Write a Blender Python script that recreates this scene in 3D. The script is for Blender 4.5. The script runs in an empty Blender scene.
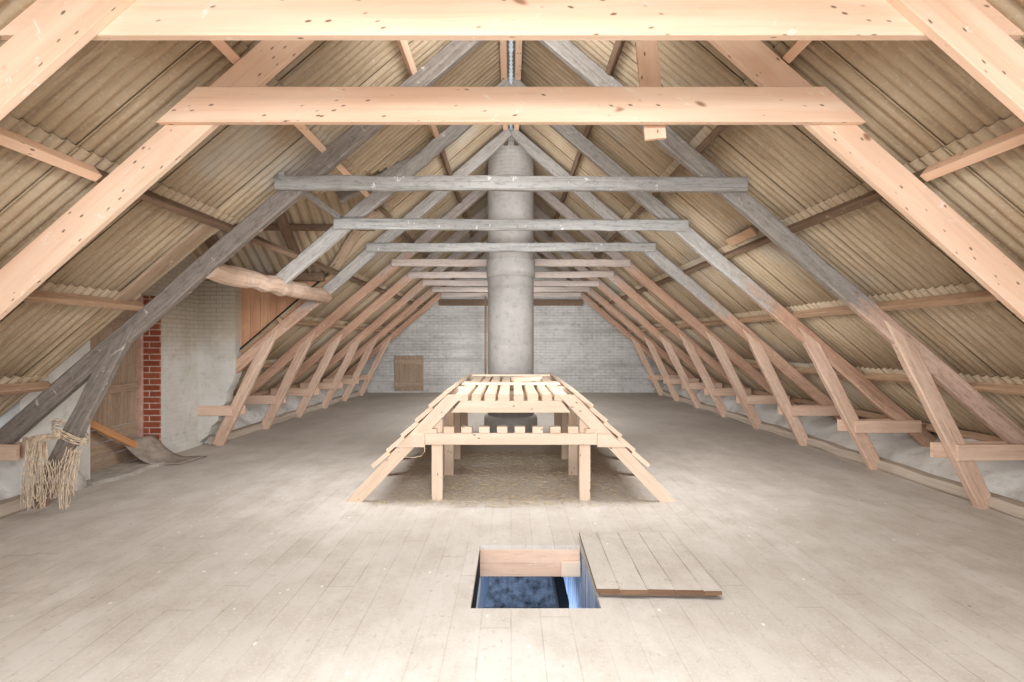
import bpy, bmesh, math, random
from mathutils import Vector, Matrix
random.seed(7)
R = random.Random(11)
SC = bpy.context.scene
COL = SC.collection
EYE = 1.6

# ------------------------------------------------------------------ mesh builder
class MB:
    def __init__(s):
        s.v = []; s.f = []; s.uv = []
    def add(s, verts, faces, uvs):
        o = len(s.v); s.v += [tuple(v) for v in verts]
        for f, u in zip(faces, uvs):
            s.f.append([i + o for i in f]); s.uv.append(u)
        return s
    def beam(s, p, q, w, h, side=(0, 1, 0), seg=1, jit=0.0, ch=0.006, cut0=0.0, cut1=0.0, taper=1.0, rnd=None):
        """squared timber from p to q; w along `side`, h across; cut0/cut1 skew the ends"""
        r = rnd or R
        p = Vector(p); q = Vector(q); d = (q - p); L = d.length; d.normalize()
        sd = Vector(side); sd = (sd - d * sd.dot(d)).normalized(); up = d.cross(sd).normalized()
        if up.z < 0: up = -up
        a, b = w / 2, h / 2
        c = min(ch, a * .8, b * .8)
        prof = [(-a + c, -b), (a - c, -b), (a, -b + c), (a, b - c), (a - c, b), (-a + c, b), (-a, b - c), (-a, -b + c)]
        n = 8; per = [0]
        for i in range(n):
            x0, y0 = prof[i]; x1, y1 = prof[(i + 1) % n]
            per.append(per[-1] + math.hypot(x1 - x0, y1 - y0))
        uo, vo = r.uniform(0, 60), r.uniform(0, 60)
        V = []; ts = []
        for k in range(seg + 1):
            t = k / seg
            sc = 1 + (taper - 1) * t
            jx = jy = 0; js = 1
            if jit and 0 < k < seg:
                jx = r.uniform(-jit, jit); jy = r.uniform(-jit, jit); js = 1 + r.uniform(-jit, jit) * 4
            for (x, y) in prof:
                off = (cut0 * y) * (1 - t) + (cut1 * y) * t
                jj = r.uniform(-jit, jit) * .35 if jit else 0
                V.append(p + d * (L * t + off) + sd * (x * sc * js + jx + jj) + up * (y * sc * js + jy + jj))
            ts.append(L * t)
        F = []; U = []
        for k in range(seg):
            for i in range(n):
                j = (i + 1) % n
                F.append([k * n + i, k * n + j, (k + 1) * n + j, (k + 1) * n + i])
                U.append([(ts[k] + uo, per[i] + vo), (ts[k] + uo, per[i + 1] + vo), (ts[k + 1] + uo, per[i + 1] + vo), (ts[k + 1] + uo, per[i] + vo)])
        F.append(list(range(n))[::-1]); U.append([(prof[i][0] * .2 + uo, prof[i][1] + vo) for i in range(n)][::-1])
        F.append([seg * n + i for i in range(n)]); U.append([(prof[i][0] * .2 + uo, prof[i][1] + vo) for i in range(n)])
        return s.add(V, F, U)
    def box(s, x0, x1, y0, y1, z0, z1, ch=0.004):
        ex = (x1 - x0, y1 - y0, z1 - z0); cx = ((x0 + x1) / 2, (y0 + y1) / 2, (z0 + z1) / 2)
        m = max(range(3), key=lambda i: ex[i])
        if m == 0: return s.beam((x0, cx[1], cx[2]), (x1, cx[1], cx[2]), ex[1], ex[2], (0, 1, 0), ch=ch)
        if m == 1: return s.beam((cx[0], y0, cx[2]), (cx[0], y1, cx[2]), ex[0], ex[2], (1, 0, 0), ch=ch)
        return s.beam((cx[0], cx[1], z0), (cx[0], cx[1], z1), ex[0], ex[1], (1, 0, 0), ch=ch)
    def plate(s, poly, y0, y1):
        """polygon in x,z pushed along y"""
        n = len(poly); V = [(x, y0, z) for x, z in poly] + [(x, y1, z) for x, z in poly]
        F = [list(range(n)), [n + i for i in range(n)][::-1]]
        U = [[(x, z) for x, z in poly], [(x, z) for x, z in poly][::-1]]
        for i in range(n):
            j = (i + 1) % n
            F.append([i, n + i, n + j, j]); (xa, za), (xb, zb) = poly[i], poly[j]
            U.append([(xa, za), (xa + y1 - y0, za), (xb + y1 - y0, zb), (xb, zb)])
        return s.add(V, F, U)
    def platex(s, poly, x0, x1):
        """polygon in y,z pushed along x"""
        n = len(poly); V = [(x0, y, z) for y, z in poly] + [(x1, y, z) for y, z in poly]
        F = [list(range(n))[::-1], [n + i for i in range(n)]]
        U = [[(y, z) for y, z in poly][::-1], [(y, z) for y, z in poly]]
        for i in range(n):
            j = (i + 1) % n
            F.append([i, j, n + j, n + i]); (ya, za), (yb, zb) = poly[i], poly[j]
            U.append([(ya, za), (yb, zb), (yb + x1 - x0, zb), (ya + x1 - x0, za)])
        return s.add(V, F, U)
    def tube(s, pts, rad, sides=6):
        pts = [Vector(p) for p in pts]; V = []; F = []; U = []
        N = len(pts); l = 0; ls = []
        for k, p in enumerate(pts):
            d = (pts[min(k + 1, N - 1)] - pts[max(k - 1, 0)]).normalized()
            a = Vector((0, 0, 1)) if abs(d.z) < .9 else Vector((1, 0, 0))
            x = d.cross(a).normalized(); y = d.cross(x)
            if k: l += (p - pts[k - 1]).length
            ls.append(l)
            rr = rad[k] if isinstance(rad, (list, tuple)) else rad
            for i in range(sides):
                t = 2 * math.pi * i / sides
                V.append(p + x * math.cos(t) * rr + y * math.sin(t) * rr)
        for k in range(N - 1):
            for i in range(sides):
                j = (i + 1) % sides
                F.append([k * sides + i, k * sides + j, (k + 1) * sides + j, (k + 1) * sides + i])
                U.append([(ls[k], i / sides * .3), (ls[k], (i + 1) / sides * .3), (ls[k + 1], (i + 1) / sides * .3), (ls[k + 1], i / sides * .3)])
        F.append(list(range(sides))[::-1]); U.append([(0, 0)] * sides)
        F.append([(N - 1) * sides + i for i in range(sides)]); U.append([(0, 0)] * sides)
        return s.add(V, F, U)
    def lathe(s, cx, cy, prof, n=48):
        V = []; F = []; U = []; m = len(prof)
        for r_, z in prof:
            for i in range(n):
                t = 2 * math.pi * i / n; V.append((cx + r_ * math.cos(t), cy + r_ * math.sin(t), z))
        for k in range(m - 1):
            for i in range(n):
                j = (i + 1) % n
                F.append([k * n + i, k * n + j, (k + 1) * n + j, (k + 1) * n + i])
                a0, a1 = i / n * 2.6, (i + 1) / n * 2.6
                U.append([(a0, prof[k][1]), (a1, prof[k][1]), (a1, prof[k + 1][1]), (a0, prof[k + 1][1])])
        F.append([i for i in range(n)][::-1]); U.append([(0, 0)] * n)
        F.append([(m - 1) * n + i for i in range(n)]); U.append([(0, 0)] * n)
        return s.add(V, F, U)
    def build(s, name, mat, parent=None, loc=None, smooth=False):
        me = bpy.data.meshes.new(name)
        o = Vector(loc) if loc is not None else Vector((0, 0, 0))
        if loc is None and parent is not None: o = parent.location
        me.from_pydata([Vector(v) - o for v in s.v], [], s.f)
        ul = me.uv_layers.new(name='UVMap'); i = 0
        flat = [c for u in s.uv for c in u]
        for k, c in enumerate(flat): ul.data[k].uv = c
        me.materials.append(mat)
        if smooth:
            for p in me.polygons: p.use_smooth = True
        ob = bpy.data.objects.new(name, me); COL.objects.link(ob)
        bm = bmesh.new(); bm.from_mesh(me); bmesh.ops.recalc_face_normals(bm, faces=bm.faces); bm.to_mesh(me); bm.free()
        if parent is not None: ob.parent = parent
        elif loc is not None: ob.location = o
        return ob

def tag(o, label, cat, group=None, kind=None):
    if label: o['label'] = label
    if cat: o['category'] = cat
    if group: o['group'] = group
    if kind: o['kind'] = kind
    return o
def thing(name, loc, label, cat, group=None, kind=None):
    e = bpy.data.objects.new(name, None); COL.objects.link(e); e.location = loc; e.empty_display_size = .1
    return tag(e, label, cat, group, kind)
def struct(o, label=None, cat=None): return tag(o, label, cat, None, 'structure')

# ------------------------------------------------------------------ materials
def s2l(c):
    return tuple(((x / 255) / 12.92 if x / 255 <= .04045 else ((x / 255 + .055) / 1.055) ** 2.4) for x in c) + (1,)
class NT:
    def __init__(s, name, rough=.8, spec=.25):
        m = bpy.data.materials.new(name); m.use_nodes = True; s.m = m; s.t = m.node_tree; s.n = s.t.nodes
        s.b = s.n['Principled BSDF']; s.b.inputs['Roughness'].default_value = rough
        s.b.inputs['Specular IOR Level'].default_value = spec
    def node(s, ty, **kw):
        n = s.n.new(ty)
        for k, v in kw.items(): setattr(n, k, v)
        return n
    def link(s, a, b): s.t.links.new(a, b)
    def coord(s, kind='UV', scale=(1, 1, 1)):
        if kind == 'POS': src = s.node('ShaderNodeNewGeometry').outputs['Position']
        else: src = s.node('ShaderNodeTexCoord').outputs[kind]
        mp = s.node('ShaderNodeMapping'); mp.inputs['Scale'].default_value = scale
        s.link(src, mp.inputs[0]); return mp.outputs[0]
    def noise(s, vec, scale=1, detail=4, rough=.55, dist=0):
        n = s.node('ShaderNodeTexNoise'); n.inputs['Scale'].default_value = scale; n.inputs['Detail'].default_value = detail
        n.inputs['Roughness'].default_value = rough; n.inputs['Distortion'].default_value = dist
        s.link(vec, n.inputs['Vector']); return n.outputs['Fac']
    def vor(s, vec, scale=1, rnd=1.0, feature='F1'):
        n = s.node('ShaderNodeTexVoronoi', feature=feature); n.inputs['Scale'].default_value = scale
        n.inputs['Randomness'].default_value = rnd
        s.link(vec, n.inputs['Vector']); return n
    def rng(s, f, a, b, c=0, d=1):
        n = s.node('ShaderNodeMapRange'); n.inputs[1].default_value = a; n.inputs[2].default_value = b
        n.inputs[3].default_value = c; n.inputs[4].default_value = d; s.link(f, n.inputs[0]); return n.outputs[0]
    def mix(s, f, a, b, blend='MIX'):
        n = s.node('ShaderNodeMix', data_type='RGBA', blend_type=blend)
        if isinstance(f, (int, float)): n.inputs[0].default_value = f
        else: s.link(f, n.inputs[0])
        for i, x in ((6, a), (7, b)):
            if isinstance(x, tuple): n.inputs[i].default_value = x
            else: s.link(x, n.inputs[i])
        return n.outputs[2]
    def math(s, op, a, b=0.0):
        n = s.node('ShaderNodeMath', operation=op)
        for i, x in ((0, a), (1, b)):
            if isinstance(x, (int, float)): n.inputs[i].default_value = x
            else: s.link(x, n.inputs[i])
        return n.outputs[0]
    def sep(s, v):
        n = s.node('ShaderNodeSeparateXYZ'); s.link(v, n.inputs[0]); return n.outputs
    def bump(s, h, strength=.3, dist=.01):
        n = s.node('ShaderNodeBump'); n.inputs['Strength'].default_value = strength; n.inputs['Distance'].default_value = dist
        s.link(h, n.inputs['Height']); s.link(n.outputs[0], s.b.inputs['Normal'])
    def out(s, c):
        if isinstance(c, tuple): s.b.inputs['Base Color'].default_value = c
        else: s.link(c, s.b.inputs['Base Color'])
        return s.m

def wood(name, c1, c2, dark, knots=1.0, drips=0.0, drip_col=(235, 228, 220), grain=1.0, second=None, zmix=None, rough=.75, speck=0.0, old=0.0):
    t = NT(name, rough)
    uv = t.coord('UV', (1, 1, 1))
    g1 = t.noise(t.coord('UV', (1.3, 34, 1)), 1.0, 6, .65, .7)
    g3 = t.noise(t.coord('UV', (9, 26, 1)), 1.0, 7, .78)
    g2 = t.noise(t.coord('UV', (.6, 5, 1)), 1.0, 3, .5, .8)
    col = t.mix(t.rng(g2, .35, .65), s2l(c1), s2l(c2))
    col = t.mix(t.rng(g1, .5, .75, 0, .55 * grain), col, s2l(dark))
    if old: col = t.mix(t.rng(g3, .5, .68, 0, .6 * old), col, s2l(dark))
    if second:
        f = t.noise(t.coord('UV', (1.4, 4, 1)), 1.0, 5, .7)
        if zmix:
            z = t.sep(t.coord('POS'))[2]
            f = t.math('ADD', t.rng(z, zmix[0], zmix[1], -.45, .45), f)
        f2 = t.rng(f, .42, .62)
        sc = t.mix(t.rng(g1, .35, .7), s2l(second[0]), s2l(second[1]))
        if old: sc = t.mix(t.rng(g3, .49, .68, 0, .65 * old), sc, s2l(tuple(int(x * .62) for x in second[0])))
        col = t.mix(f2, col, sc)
    if knots:
        v = t.vor(t.coord('UV', (3.2, 5.2, 1)), 1.0)
        k = t.rng(v.outputs['Distance'], .05, .13, .8 * knots, 0)
        sel = t.rng(t.sep(v.outputs['Color'])[0], .66, .68)
        col = t.mix(t.math('MULTIPLY', k, sel), col, s2l((140, 90, 64)))
    if speck:
        v = t.vor(t.coord('UV', (14, 30, 1)), 1.0)
        k = t.rng(v.outputs['Distance'], .12, .26, .85, 0)
        sel = t.rng(t.sep(v.outputs['Color'])[1], 1 - speck, 1 - speck + .02)
        col = t.mix(t.math('MULTIPLY', k, sel), col, s2l((96, 70, 55)))
    if drips:
        d = t.noise(t.coord('UV', (9, 7, 1)), 1.0, 5, .75, .5)
        col = t.mix(t.rng(d, .62, .68, 0, drips), col, s2l(drip_col))
    t.bump(g1, .25, .006)
    return t.out(col)

M = {}
M['pine'] = wood('new_pine', (238, 208, 182), (230, 192, 164), (206, 160, 128), 1.0, .45, (246, 240, 232), .7, rough=.62, speck=.22)
M['pine_pale'] = wood('pale_pine', (226, 205, 184), (216, 190, 166), (184, 150, 124), .8, .45, (238, 232, 222), .6, rough=.75, speck=.10)
M['dark'] = wood('weathered_dark', (216, 186, 168), (192, 160, 142), (104, 82, 70), .4, .8, (196, 188, 180), 1.2, ((138, 130, 123), (170, 164, 157)), (1.5, 2.4), old=1.0)
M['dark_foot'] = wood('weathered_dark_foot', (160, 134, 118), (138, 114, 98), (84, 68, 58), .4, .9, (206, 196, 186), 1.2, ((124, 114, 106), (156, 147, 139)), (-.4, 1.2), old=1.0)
M['grey'] = wood('weathered_grey', (208, 172, 148), (184, 146, 122), (112, 86, 70), .4, .7, (214, 206, 198), 1.1, ((150, 145, 140), (184, 178, 172)), (1.4, 3.0), old=.9)
M['brown'] = wood('weathered_brown', (204, 166, 142), (182, 142, 118), (116, 88, 72), .4, .6, (216, 204, 194), 1.0, ((164, 152, 144), (192, 180, 172)), (1.8, 4.2), old=.8)
M['collar'] = wood('weathered_collar', (172, 170, 166), (150, 147, 143), (84, 81, 78), .3, .9, (222, 218, 214), 1.2, old=1.0)
M['collar_warm'] = wood('weathered_collar_warm', (208, 192, 182), (190, 174, 164), (126, 112, 104), .3, .8, (222, 212, 204), 1.0, old=.7)
M['purlin'] = wood('purlin_brown', (136, 112, 92), (116, 94, 76), (66, 52, 44), .4, .6, (178, 160, 140), 1.1, old=.9)
M['purlin_pale'] = wood('purlin_pale', (190, 158, 130), (172, 140, 114), (114, 90, 72), .4, .6, (204, 188, 172), 1.0, old=.7)
M['cheek'] = wood('orange_boards', (204, 156, 122), (190, 140, 108), (136, 92, 70), 1.2, .3, (214, 190, 170), .9, old=.4)
M['oldboard'] = wood('grey_boards', (182, 158, 136), (164, 140, 118), (104, 84, 70), .5, .6, (204, 192, 178), 1.2, old=.8)
M['orange'] = wood('orange_plank', (206, 152, 108), (192, 136, 92), (156, 104, 68), .4, 0, grain=.6)
M['reddish'] = wood('reddish_wood', (226, 196, 174), (214, 180, 156), (156, 118, 98), .4, .4, (230, 214, 202), old=.4)
M['post'] = wood('pale_post', (224, 194, 172), (204, 170, 148), (130, 102, 86), .5, .5, (232, 222, 212), 1.0, old=.7)
M['log'] = wood('trimmer_log', (206, 180, 160), (190, 160, 138), (130, 104, 88), .3, .7, (216, 204, 192), 1.0, old=.8)

# floor planks
def m_floor():
    t = NT('dusty_floor_planks', .95, .05)
    P = t.coord('POS'); x, y, z = t.sep(P)
    bx = t.math('DIVIDE', x, .172); fx = t.math('FRACT', bx); ix = t.math('FLOOR', bx)
    seam = t.math('MINIMUM', fx, t.math('SUBTRACT', 1.0, fx))
    wn = t.node('ShaderNodeTexWhiteNoise', noise_dimensions='1D'); t.link(ix, wn.inputs['W']); rv = wn.outputs['Value']
    by = t.math('DIVIDE', t.math('ADD', y, t.math('MULTIPLY', rv, 7.0)), 3.9); fy = t.math('FRACT', by)
    endj = t.math('MINIMUM', fy, t.math('SUBTRACT', 1.0, fy))
    n_big = t.noise(t.coord('POS', (.7, .55, 1)), 1.0, 5, .6)
    n_mid = t.noise(t.coord('POS', (2.6, 2.2, 1)), 1.0, 5, .65)
    n_gr = t.noise(t.coord('POS', (24, 1.8, 1)), 1.0, 4, .6)
    n_fine = t.noise(t.coord('POS', (60, 60, 60)), 1.0, 3, .6)
    col = t.mix(t.rng(n_big, .35, .65), s2l((200, 192, 183)), s2l((216, 209, 201)))
    col = t.mix(t.rng(n_mid, .42, .66, 0, .7), col, s2l((182, 171, 159)))
    col = t.mix(t.rng(n_gr, .5, .75, 0, .14), col, s2l((168, 153, 136)))
    col = t.mix(t.rng(rv, 0, 1, 0, .22), col, s2l((184, 172, 158)))
    col = t.mix(t.rng(n_fine, .55, .68, 0, .6), col, s2l((216, 206, 192)))
    n_sp = t.noise(t.coord('POS', (26, 20, 20)), 1.0, 4, .7)
    col = t.mix(t.rng(n_sp, .58, .70, 0, .5), col, s2l((164, 148, 130)))
    # boards mixed darker towards the far end, with noisy patches
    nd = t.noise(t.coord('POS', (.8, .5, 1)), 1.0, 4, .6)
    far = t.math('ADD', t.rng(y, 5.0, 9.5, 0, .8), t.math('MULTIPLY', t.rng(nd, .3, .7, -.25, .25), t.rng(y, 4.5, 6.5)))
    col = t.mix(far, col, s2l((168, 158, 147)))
    # white lime flecks
    v = t.vor(t.coord('POS', (9, 6, 1)), 1.0); k = t.rng(v.outputs['Distance'], .05, .1, .95, 0)
    sel = t.rng(t.sep(v.outputs['Color'])[0], .62, .64)
    col = t.mix(t.math('MULTIPLY', k, sel), col, s2l((236, 230, 220)))
    v = t.vor(t.coord('POS', (5, 4, 1)), 1.0); k = t.rng(v.outputs['Distance'], .03, .06, .8, 0)
    sel = t.rng(t.sep(v.outputs['Color'])[1], .9, .92)
    col = t.mix(t.math('MULTIPLY', k, sel), col, s2l((110, 92, 76)))
    sb = t.math('MULTIPLY', t.rng(seam, .008, .026, .8, 0), t.rng(n_mid, .35, .6, .15, .9))
    sb = t.math('MULTIPLY', sb, t.rng(t.noise(t.coord('POS', (.9, .7, 1)), 1.0, 3), .36, .6, .1, .8))
    eb = t.rng(endj, .001, .002, .25, 0)
    col = t.mix(t.math('MAXIMUM', sb, eb), col, s2l((136, 120, 104)))
    h = t.math('SUBTRACT', t.math('MULTIPLY', n_mid, .3), t.math('MULTIPLY', t.rng(seam, .01, .05, 1, 0), .5))
    t.bump(h, .12, .008)
    return t.out(col)
M['floor'] = m_floor()

def m_sheet():
    t = NT('fibre_cement_sheet', .62, .35)
    P = t.coord('POS')
    n1 = t.noise(t.coord('UV', (1.6, 1.2, 1)), 1.0, 4, .6)
    n2 = t.noise(t.coord('UV', (2.0, 30, 1)), 1.0, 4, .6)
    n3 = t.noise(t.coord('POS', (40, 40, 40)), 1.0, 3, .6)
    col = t.mix(t.rng(n1, .35, .65), s2l((172, 150, 122)), s2l((188, 169, 143)))
    col = t.mix(t.rng(n2, .5, .7, 0, .75), col, s2l((134, 112, 86)))
    col = t.mix(t.rng(n3, .54, .7, 0, .35), col, s2l((206, 197, 180)))
    f = t.noise(t.coord('POS', (.7, .45, .7)), 1.0, 3, .6)
    col = t.mix(t.rng(f, .55, .7, 0, .7), col, s2l((178, 174, 166)))
    t.bump(n3, .15, .004)
    return t.out(col)
M['sheet'] = m_sheet()

def plaster(name, c1, c2, dirt, bscale=1.0, brick=False, bands=False, above=None, row=.065):
    t = NT(name, .9, .15)
    n1 = t.noise(t.coord('POS', (1.3, 1.3, 1.3)), bscale, 6, .65)
    n2 = t.noise(t.coord('POS', (7, 7, 7)), bscale, 5, .7)
    col = t.mix(t.rng(n1, .35, .68), s2l(c1), s2l(c2))
    col = t.mix(t.rng(n2, .52, .75, 0, .6), col, s2l(dirt))
    h = n2
    if brick:
        b = t.node('ShaderNodeTexBrick'); b.inputs['Scale'].default_value = 1.0
        b.inputs['Brick Width'].default_value = row * 3; b.inputs['Row Height'].default_value = row
        b.inputs['Mortar Size'].default_value = .006; b.inputs['Mortar Smooth'].default_value = .4
        b.inputs['Color1'].default_value = (1, 1, 1, 1); b.inputs['Color2'].default_value = (.85, .85, .85, 1); b.inputs['Mortar'].default_value = (.2, .2, .2, 1)
        t.link(t.coord('UV'), b.inputs['Vector'])
        vis = t.rng(t.noise(t.coord('POS', (.9, .9, .9)), 1.0, 3, .5), .35, .65, .15, .9)
        if above is not None:
            zz = t.rng(t.math('ADD', t.sep(t.coord('POS'))[2], t.math('MULTIPLY', n1, .9)), above, above + .6)
            vis = t.math('MULTIPLY', vis, zz)
            col = t.mix(t.math('MULTIPLY', zz, .75), col, s2l((176, 160, 138)))
        col = t.mix(t.math('MULTIPLY', t.math('SUBTRACT', 1.0, b.outputs['Color']), vis), col, s2l(tuple(int(x * .72) for x in dirt)))
        h = t.math('ADD', t.math('MULTIPLY', n2, .4), b.outputs['Color'])
    if bands:
        nb = t.noise(t.coord('POS', (.25, .25, 2.6)), 1.0, 3, .6)
        col = t.mix(t.rng(nb, .5, .7, 0, .6), col, s2l(dirt))
    t.bump(h, .5, .012)
    return t.out(col)
M['plaster'] = plaster('lime_plaster', (226, 223, 218), (206, 201, 193), (172, 162, 148))
M['pier'] = plaster('stained_plaster', (214, 210, 204), (196, 190, 180), (168, 156, 140), 1.3, brick=True, above=1.75)
M['whitebrick'] = plaster('whitewashed_brick', (218, 214, 210), (194, 190, 186), (136, 130, 124), 1.0, True, True, row=.092)
M['concrete'] = plaster('grey_concrete', (190, 186, 181), (168, 164, 159), (136, 130, 124), 1.4, bands=True)
M['concrete_brick'] = plaster('whitewashed_chimney', (206, 202, 197), (186, 180, 174), (142, 136, 128), 1.4, brick=True)
M['rubble'] = plaster('grey_rubble_plaster', (236, 233, 229), (214, 209, 203), (140, 132, 124), 1.6)

def m_brick():
    t = NT('red_brick', .9, .15)
    b = t.node('ShaderNodeTexBrick'); b.inputs['Scale'].default_value = 1.0
    b.inputs['Brick Width'].default_value = .303; b.inputs['Row Height'].default_value = .085; b.inputs['Mortar Size'].default_value = .008
    b.inputs['Color1'].default_value = s2l((150, 78, 58)); b.inputs['Color2'].default_value = s2l((172, 96, 72)); b.inputs['Mortar'].default_value = s2l((206, 188, 172))
    t.link(t.coord('UV'), b.inputs['Vector'])
    n = t.noise(t.coord('POS', (18, 18, 18)), 1.0, 4)
    c = t.mix(t.rng(n, .4, .7, 0, .4), b.outputs['Color'], s2l((120, 66, 50)))
    t.bump(b.outputs['Fac'], -.4, .01)
    return t.out(c)
M['brick'] = m_brick()
def flat(name, c, rough=.8, var=.12, sc=8):
    t = NT(name, rough)
    n = t.noise(t.coord('POS', (sc, sc, sc)), 1.0, 5, .65)
    d = tuple(int(x * (1 - var * 2)) for x in c)
    t.bump(n, .3, .01)
    return t.out(t.mix(t.rng(n, .4, .7), s2l(c), s2l(d)))
M['lino'] = flat('grey_bent_sheet', (170, 156, 142), .75)
M['rope'] = flat('jute_twine', (224, 202, 176), .95, .15, 30)
M['straw'] = flat('straw', (208, 188, 152), .95, .15, 30)
M['slate'] = flat('lower_floor', (128, 134, 146), .75, .35, 7)
M['bluewood'] = wood('grey_blue_boards', (206, 216, 230), (128, 150, 186), (60, 80, 124), .2, .6, (232, 238, 246), 1.4, old=.8)
M['pinkframe'] = flat('pink_frame_paint', (206, 168, 152), .8, .08)
M['slab'] = flat('threshold_slab', (192, 184, 172), .9, .1)
M['blue'] = flat('dull_blue_plastic', (84, 116, 140), .6, .1)
M['ridge'] = flat('ridge_cap', (216, 212, 206), .8, .06)
_t = M['ridge'].node_tree; _tr = _t.nodes.new('ShaderNodeBsdfTranslucent'); _tr.inputs[0].default_value = s2l((236, 236, 232))
_mx = _t.nodes.new('ShaderNodeMixShader'); _mx.inputs[0].default_value = .7; _o = [n for n in _t.nodes if n.type == 'OUTPUT_MATERIAL'][0]
_t.links.new(_t.nodes['Principled BSDF'].outputs[0], _mx.inputs[1]); _t.links.new(_tr.outputs[0], _mx.inputs[2]); _t.links.new(_mx.outputs[0], _o.inputs[0])
M['tar'] = flat('black_board', (38, 38, 40), .9, .1)
M['soil'] = flat('ground', (120, 112, 100), .95, .1)

# ------------------------------------------------------------------ roof geometry numbers
SL = .86; RZ = 5.03
def RT(x): return RZ - SL * abs(x)                  # top of rafters
CS = 1 / math.hypot(1, SL); SN = SL * CS
TY = [2.256, 3.17] + [4.74 + 1.453 * k for k in range(8)]
YB, YF = -2.6, 15.78
EAVE = 5.45
PX = {'apex': .088, 'upper': .587 * 1.6, 'high': 1.135 * 1.6, 'middle': 1.70 * 1.6, 'low': 2.246 * 1.6, 'lowest': 2.81 * 1.6, 'eaves': 3.275 * 1.6}
DY0, DZ, DS = 6.21, 3.95, .8                         # dormer ridge: y, z, slope
D0, D1 = 4.70, 7.72

# ------------------------------------------------------------------ shell
HX0, HX1, HY0, HY1 = -.245, .545, 2.955, 3.88         # trapdoor hole
fl = MB(); FX = 5.6
for (a, b, c, d) in ((-FX, HX0, YB, YF), (HX1, FX, YB, YF), (HX0, HX1, YB, HY0), (HX0, HX1, HY1, YF)):
    fl.box(a, b, c, d, -.035, 0, ch=0)
struct(fl.build('floor', M['floor']))

# far gable
far = MB(); far.plate([(-5.5, 0), (5.5, 0), (5.5, RT(5.5) + .06), (0, RZ + .06), (-5.5, RT(5.5) + .06)], YF, YF + .25)
struct(far.build('wall_far', M['whitebrick']))
# back gable behind the viewer, with a wide unseen opening added to let daylight in
bk = MB(); wx, wz0, wz1 = 2.1, .5, 2.9
def zt(x): return RT(x) + .06
bk.plate([(-5.5, 0), (-wx, 0), (-wx, zt(wx)), (-5.5, zt(5.5))], YB - .25, YB)
bk.plate([(wx, 0), (5.5, 0), (5.5, zt(5.5)), (wx, zt(wx))], YB - .25, YB)
bk.plate([(-wx, 0), (wx, 0), (wx, wz0), (-wx, wz0)], YB - .25, YB)
bk.plate([(-wx, wz1), (wx, wz1), (wx, zt(wx)), (0, RZ + .06), (-wx, zt(wx))], YB - .25, YB)
struct(bk.build('wall_back', M['whitebrick']))
wf = MB()  # frame of the added opening, out of view
wf.box(-wx, wx, YB - .1, YB, wz1 - .08, wz1); wf.box(-wx, wx, YB - .1, YB, wz0, wz0 + .08)
for x in (-wx, 0, wx): wf.box(x - .04, x + .04, YB - .1, YB, wz0 + .08, wz1 - .08)
struct(wf.build('window_1', M['oldboard']))

# low side walls: rough lime plaster banked against the eaves
def knee(name, sgn, y0, y1):
    b = MB(); ny = max(4, int((y1 - y0) / .12)); prof = [(4.70, .0), (4.78, .10), (4.90, .24), (5.02, .36), (5.15, .44), (5.24, .50), (5.5, .52), (5.5, 0)]
    rr = random.Random(5 if sgn > 0 else 9); np_ = len(prof); V = []; F = []; U = []
    ph = [rr.uniform(0, 6) for _ in range(6)]
    for k in range(ny + 1):
        y = y0 + (y1 - y0) * k / ny
        for i, (x, z) in enumerate(prof):
            w = math.sin((y - 4.74) / 1.453 * 2 * math.pi - 1.57) * .5 + .5      # fuller between two trusses
            dz = 0; dx = 0
            if 0 < i < 6:
                dz = (.24 * w - .20) * (i / 5) + .025 * math.sin(y * 7 + ph[i]) + rr.uniform(-.014, .014)
                dx = .10 * (1 - w) + .03 * math.sin(y * 5 + ph[i]) + rr.uniform(-.014, .014)
            V.append((sgn * (x + dx), y, max(0, z + dz)))
    for k in range(ny):
        for i in range(np_):
            j = (i + 1) % np_
            F.append([k * np_ + i, k * np_ + j, (k + 1) * np_ + j, (k + 1) * np_ + i]); U.append([(0, 0)] * 4)
    F.append(list(range(np_))); U.append([(0, 0)] * np_); F.append([ny * np_ + i for i in range(np_)]); U.append([(0, 0)] * np_)
    b.add(V, F, U); o = b.build(name, M['rubble'] if y0 > 5 else M['plaster'], smooth=True)
    return struct(o)
knee('wall_right', 1, YB, YF)
knee('wall_left', -1, YB, 5.45)
knee('wall_left_far', -1, D1 + .1, YF)

def sill(name, sgn, y0, y1):
    b = MB(); b.beam((sgn * 4.70, y0, .055), (sgn * 4.70, y1, .055), .2, .13, (1, 0, 0), seg=int((y1 - y0) / .35), jit=.014, ch=.035)
    struct(b.build(name, M['floorsill'], smooth=False))
M['floorsill'] = wood('dusty_sill', (196, 182, 166), (178, 162, 146), (128, 110, 96), .2, .7, (196, 184, 168), .8)
sill('trim_right', 1, YB, YF); sill('trim_left', -1, YB, 5.15); sill('trim_left_far', -1, 7.75, YF)

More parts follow.
